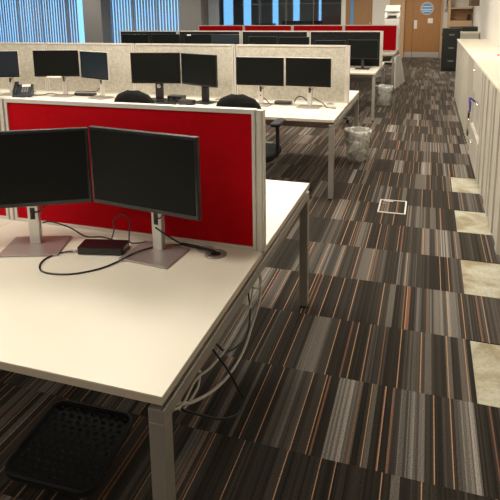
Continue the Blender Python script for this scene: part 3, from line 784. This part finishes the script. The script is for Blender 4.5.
# ------------------------------------------------------------------ office chairs
def chair(loc, rz, label):
    t = thing('office_chair', label, 'chair', loc, rz, 'black office chairs')
    # five star base
    hub = MB().lathe([(0, .07), (.035, .07), (.04, .09), (.03, .13), (0, .13)]).build('hub', 'black', t, smooth=False)
    for k in range(5):
        a = 2*PI*k/5+.3; c_, s_ = math.cos(a), math.sin(a)
        sp_ = MB().tube([(.03*c_, .03*s_, .105), (.16*c_, .16*s_, .092), (.29*c_, .29*s_, .068)], [.021]*4+[.018]*4+[.013], seg=8).build('base_arm', 'black', t, smooth=True)
        MB().lathe([(0, -.012), (.022, -.012), (.026, -.008), (.026, .008), (.022, .012), (0, .012)], seg=14,
                   mt=Matrix.Translation((.29*c_, .29*s_, .027)) @ Matrix.Rotation(a+.7, 4, 'Z') @ Matrix.Rotation(PI/2, 4, 'X')).build('caster', 'rubber', sp_)
    MB().lathe([(0, .12), (.028, .12), (.028, .28), (.018, .28), (.018, .41), (0, .41)], seg=16).build('gas_lift', 'blackgloss', t)
    MB().span((-.10, -.12, .405), (.10, .12, .435)).build('mechanism', 'black', t, bev=.01)
    st = MB().prism(rrect(.49, .46, .12, 6), .435, .50).build('seat', 'chair', t, bev=.022, seg=3)
    # curved back, rounded top
    b = MB(); nx, nz = 12, 12; fr, bk = [], []
    for i in range(nx+1):
        u = i/nx*2-1; f, g = [], []
        for j in range(nz+1):
            v = j/nz
            hw = .205*(1-.10*(1-v)**2)
            if v > .60: hw *= math.sqrt(max(0.0, 1-((v-.60)/.405)**2))**.78
            if v < .12: hw *= .82+.18*(v/.12)
            x = u*hw; z = .56+v*.46
            y = -.235-.05*math.cos(u*1.2)+.03*math.cos(v*3.2)-.04*v
            th = .026*math.sqrt(max(0, 1-abs(u)**4))*math.sqrt(max(.02, 1-abs(2*v-1)**6))
            f.append(b.bm.verts.new((x, y+th, z))); g.append(b.bm.verts.new((x, y-th, z)))
        fr.append(f); bk.append(g)
    for i in range(nx):
        for j in range(nz):
            b.bm.faces.new((fr[i][j], fr[i+1][j], fr[i+1][j+1], fr[i][j+1])); b.bm.faces.new((bk[i][j], bk[i][j+1], bk[i+1][j+1], bk[i+1][j]))
    for j in range(nz):
        for i in (0, nx): b.bm.faces.new((fr[i][j], fr[i][j+1], bk[i][j+1], bk[i][j]))
    for i in range(nx):
        for j in (0, nz): b.bm.faces.new((fr[i][j], bk[i][j], bk[i+1][j], fr[i+1][j]))
    b.build('backrest', 'chair', t, smooth=True)
    MB().tube([(0, -.10, .42), (0, -.24, .43), (0, -.30, .50), (0, -.315, .62), (0, -.31, .75)], .02, smooth=4).build('back_bar', 'black', t, smooth=True)
    for s_ in (-1, 1):
        ar = MB().tube([(s_*.18, .02, .43), (s_*.235, .0, .45), (s_*.25, -.02, .54), (s_*.25, -.03, .725)], .017, smooth=4).build('arm_post', 'black', t, smooth=True)
        MB().prism(rrect(.085, .27, .04, 5), .722, .752, Matrix.Translation((s_*.25, -.01, 0))).build('arm_pad', 'rubber', ar, bev=.01)
    return t
ch = chair((-1.425, 4.34, 0), .02, 'black office chair at the second desk, nearest the aisle')
def chair_copy(loc, rz, label):
    c = copy_tree(ch); c.location = loc; c.rotation_euler = (0, 0, rz); c['label'] = label
chair_copy((-2.365, 4.34, 0), .05, 'black office chair at the second desk before the keyboard')
chair_copy((-1.38, 7.93, 0), -.15, 'black office chair under the third desk behind the oatmeal screen')

# ------------------------------------------------------------------ waste bins
def bin_(x, y, label, first=None):
    t = thing('waste_bin', label, 'bin', (x, y, 0), 0, 'clear lined waste bins')
    MB().lathe([(0, .002), (.112, .002), (.118, .01), (.138, .335), (.143, .34), (.138, .345), (.134, .338), (.114, .012), (0, .008)], seg=32).build('shell', 'binshell', t, smooth=True)
    b = MB(); seg = 40; prof = [(0.02, .02), (.104, .022), (.118, .12), (.128, .25), (.136, .355), (.150, .352), (.156, .335), (.150, .295), (.147, .27)]
    rings = []
    for i, (r, z) in enumerate(prof):
        rings.append([b.bm.verts.new(((r+random.uniform(-.005, .004)*(1 if i > 3 else .6))*math.cos(2*PI*k/seg), (r+random.uniform(-.005, .004))*math.sin(2*PI*k/seg), z+random.uniform(-.008, .008)*(1 if i > 3 else .3))) for k in range(seg)])
    for a, c_ in zip(rings, rings[1:]):
        for k in range(seg): b.bm.faces.new((a[k], a[(k+1) % seg], c_[(k+1) % seg], c_[k]))
    b.build('liner', 'bag', t, smooth=True)
    b = MB().lathe([(.139, .338), (.147, .340), (.147, .350), (.139, .350), (.139, .338)], seg=32); b.build('rim', 'kick', t, smooth=True)
    return t
def paper_ball(x, y, z, r, label):
    b = MB(); bmesh.ops.create_icosphere(b.bm, subdivisions=3, radius=r)
    for v in b.bm.verts: v.co *= random.uniform(.84, 1.08)
    o = b.build('paper_ball', 'crumple', loc=(x, y, z)); tag(o, label, 'crumpled paper', 'crumpled paper in the bins')
b1 = bin_(-.705, 5.99, 'clear lined waste bin at the end of the second desk')
b2 = bin_(-.700, 9.60, 'clear lined waste bin beyond the third desk leg')
for bx_, by, wh in ((-.705, 5.99, 'nearer'), (-.700, 9.60, 'farther')):
    for dx, dy, z, r, w_ in ((-.045, -.03, .072, .05, 'at the left bottom of'), (.045, .02, .082, .05, 'at the right bottom of'), (.0, -.03, .17, .055, 'in the middle of')):
        paper_ball(bx_+dx, by+dy, z, r, 'crumpled white paper %s the %s waste bin' % (w_, wh))

# ------------------------------------------------------------------ floor box
t = thing('floor_box', 'metal framed floor socket box with a carpet inset lid in the aisle', 'floor box', (-.231, 4.587, 0))
f = MB(); W, Dp, fr_ = .114, .160, .012
f.span((-W, -Dp, 0), (W, -Dp+fr_, .005)).span((-W, Dp-fr_, 0), (W, Dp, .005)).span((-W, -Dp+fr_, 0), (-W+fr_, Dp-fr_, .005)).span((W-fr_, -Dp+fr_, 0), (W, Dp-fr_, .005))
f.build('frame', 'alu', t)
MB().span((-W+fr_+.002, -Dp+fr_+.002, 0), (W-fr_-.002, Dp-fr_-.002, .003)).build('lid', 'carpet', t)
MB().span((-.085, .115, .003), (.0, .135, .0045)).build('cable_flap', 'kick', t)
MB().lathe([(0, .003), (.014, .003), (.014, .005), (0, .005)], (-.075, .06, 0)).build('lift_handle', 'chrome', t)

# ------------------------------------------------------------------ grey cupboards down the right wall
CT = 1.085
def cab_body(y0, y1, label):
    t = thing('storage_cabinet', label, 'cabinet', (CABX, y0, 0), 0, 'grey cupboards along the right wall')
    w = y1-y0
    MB().span((.012, .002, .05), (WALLX-CABX-.015, w-.002, CT-.002)).build('carcass', 'cabinet', t)
    MB().span((.03, .004, 0), (WALLX-CABX-.03, w-.004, .05)).build('plinth', 'cabinet', t)
    return t, w
def tambour(y0, y1, label, pitch, deep):
    t, w = cab_body(y0, y1, label)
    b = MB(); y = .012
    b.span((.004, .012, .055), (.012, w-.012, CT-.01))
    k = 0
    while y < w-.015:
        b.span((-deep, y, .055), (.004, min(w-.012, y+pitch*.22), CT-.01)); y += pitch; k += 1
    b.build('tambour_door', 'cabinet', t, bev=.0015)
    for ya in (.002, w-.012): MB().span((-.006, ya, .05), (.012, ya+.010, CT-.004)).build('door_stile', 'cabinet', t, bev=.001)
    return t
tambour(3.72, 4.57, 'ribbed grey cupboard at the near end of the right hand row', .34, .008)
tambour(4.57, 5.42, 'ribbed grey cupboard between the near end one and the drawer cabinet', .34, .008)
# three drawer cabinet
t, w = cab_body(5.42, 6.48, 'grey three drawer lateral cabinet with keys hanging from it')
for i, (za, zb, dx) in enumerate(((.055, .393, 0), (.402, .752, .028), (.761, CT-.006, 0))):
    fx = -.012+dx
    dr = MB().span((fx, .012, za), (.0125+dx*.3, w-.012, zb)).build('drawer', 'cabinet', t, bev=.002)
    yh, zh = ((.67, .262), (.50, .70), (.78, 1.015))[i]
    MB().lathe([(0, 0), (.011, 0), (.011, .006), (0, .008)], seg=14, mt=Matrix.Translation((fx, yh+.11, zh)) @ Matrix.Rotation(-PI/2, 4, 'Y')).build('lock', 'chrome', dr)
    MB().tube([(fx, yh-.05, zh), (fx-.022, yh-.04, zh), (fx-.022, yh+.04, zh), (fx, yh+.05, zh)], .006, smooth=3).build('handle', 'chrome', dr, smooth=True)
MB().span((-.008, .002, .05), (.03, .011, CT-.004)).span((-.008, w-.011, .05), (.03, w-.002, CT-.004)).span((.0, .011, .394), (.03, w-.011, .401)).span((.0, .011, .753), (.03, w-.011, .760)).build('front_frame', 'cabinet', t)
ys = [6.48+k*1.03 for k in range(5)]
wh = ['just beyond the drawer cabinet', 'second beyond the drawer cabinet', 'third beyond the drawer cabinet', 'at the far end of the row']
for k in range(4): tambour(ys[k], ys[k+1], 'finely ribbed grey cupboard, '+wh[k], .16, .007)
o = MB().span((CABX-.014, 3.705, CT), (WALLX-.002, ys[-1]+.01, CT+.025)).build('worktop', 'cabtop', bev=.002)
tag(o, 'long cream worktop running over all the grey cupboards', 'worktop')
o = MB().tube([(.775, 6.93, CT+.033), (.80, 7.06, CT+.033)], .008, smooth=1).build('pen', 'redplastic'); tag(o, 'orange red pen lying on the long cream worktop', 'pen')
t = thing('cupboard', 'plain white cupboard standing past the far end of the grey cupboards', 'cupboard', (.79, 12.06, 0))
MB().span((-.165, -.25, .06), (.165, .25, 1.15)).build('body', 'cabinet', t, bev=.004)
MB().span((-.172, -.258, 1.15), (.172, .25, 1.175)).build('top', 'cabtop', t, bev=.003)
MB().span((-.155, -.262, .07), (.155, -.25, 1.14)).build('door', 'cabinet', t, bev=.003)
MB().span((-.15, -.23, 0), (.15, .24, .06)).build('plinth', 'black', t)
# keys on a lanyard
t = thing('key_bunch', 'bunch of keys on a purple lanyard hanging from the drawer lock', 'keys', (CABX-.034, 6.03, .70)); t.scale = (1.15, 1.4, 1.3)
MB().tube([(.024, .0, .0), (-.012, -.0, .025), (-.03, -.01, .03), (-.028, -.03, -.02), (-.022, -.035, -.07), (-.02, -.02, -.03), (-.016, .01, .0)], .007, smooth=4).span((-.03, -.05, -.05), (-.024, -.01, .03)).build('lanyard', 'purple', t, smooth=False)
MB().box((-.03, -.02, -.10), (.016, .05, .055), rx=.2).build('fob', 'black', t, bev=.006)
MB().tube([(-.028, -.02+.025*math.cos(a*PI/5), -.145+.025*math.sin(a*PI/5)) for a in range(10)], .003, smooth=2, closed=True).build('ring', 'chrome', t)
MB().box((-.026, .0, -.185), (.005, .03, .07), rx=-.2).box((-.032, -.04, -.18), (.005, .026, .07), rx=.3).build('key', 'chrome', t, bev=.001)
MB().box((-.03, -.015, -.245), (.014, .045, .045), rx=.4).build('tag', 'black', t, bev=.005)

# ------------------------------------------------------------------ white board leaning on the farthest bench
t = thing('leaning_board', 'white rounded board leaning against the aisle end of the farthest bench', 'board', (-.60, 12.2, 0))
bl, br = Vector((-.055, -.5, 0)), Vector((.10, .8, 0)); tl_, tr_ = Vector((-.057, -.48, .68)), Vector((.0, .2, .70))
b = MB(); nrm = (br-bl).cross(tl_-bl).normalized()*.018
pts = [bl, br, br.lerp(tr_, .85), tr_.lerp(br, .03).lerp(tl_, .12), tl_.lerp(tr_, .06), tl_.lerp(bl, .06)]
fa = [b.bm.verts.new(p+nrm) for p in pts]; ba = [b.bm.verts.new(p) for p in pts]
b.bm.faces.new(fa); b.bm.faces.new(ba[::-1])
for i in range(len(pts)): b.bm.faces.new((fa[i], fa[(i+1) % 6], ba[(i+1) % 6], ba[i]))
b.build('panel', 'white', t, bev=.004)

# ------------------------------------------------------------------ ceiling lights
def light_fixture(x, y, i, power, lab):
    t = thing('ceiling_light', lab, 'ceiling light', (x, y, ZC))
    t['group'] = 'square ceiling lights'
    MB().span((-.3, -.3, -.012), (-.28, .3, -.0005)).span((.28, -.3, -.012), (.3, .3, -.0005)).span((-.28, -.3, -.012), (.28, -.28, -.0005)).span((-.28, .28, -.012), (.28, .3, -.0005)).build('frame', 'white', t)
    MB().span((-.28, -.28, -.008), (.28, .28, -.0005)).build('diffuser', 'lamp', t)
    L_ = bpy.data.lights.new('ceiling_lamp', 'AREA'); L_.shape = 'SQUARE'; L_.size = .56; L_.energy = power; L_.color = (1., .925, .79)
    lo = bpy.data.objects.new('lamp', L_); COL.objects.link(lo); lo.parent = t; lo.location = (0, 0, -.014)
LX = [-16.2, -12.6, -9., -6., -3.6, -1.9, -.68]
LYs = [-.6, 1.05, 2.9, 4.8, 7.2, 9.6, 13.5, 15.6, 17.6]  # rows tuned to the light; weak front row added to fill desk fronts
n = 0
for yy in LYs:
    for xx in LX:
        if xx < -8 and yy < 6: continue
        if yy < 2 and xx > -1.: continue
        light_fixture(xx if xx < -1 or yy < 5 else -.1, yy, n, 1.55*(21. if xx < -1. else 16. if yy < 5 else 24.)*(.3 if yy < 0 else .68 if yy < 4 else 0.55 if 9 < yy < 11 else .55 if yy > 13 else 1.), 'square recessed ceiling light panel, one of the unseen uneven rows overhead'); n += 1
light_fixture(-5.8, 21.6, 0, 7., 'unseen square light panel added to brighten the meeting room behind the glass')  # added lamp, lifts the otherwise dark meeting room
# daylight outside is a dim blue sky
w = bpy.data.worlds.new('world'); SC.world = w; w.use_nodes = True
bg = w.node_tree.nodes['Background']; bg.inputs[0].default_value = (.30, .58, .95, 1); bg.inputs[1].default_value = 2.0

SC.view_settings.view_transform = 'Standard'; SC.view_settings.look = 'None'
SC.view_settings.gamma = 1.; SC.view_settings.exposure = .12; SC.view_settings.use_curve_mapping = False
SC.cycles.use_denoising = True
SC.cycles.max_bounces = 8; SC.cycles.transparent_max_bounces = 16
SC.cycles.sample_clamp_indirect = 6.
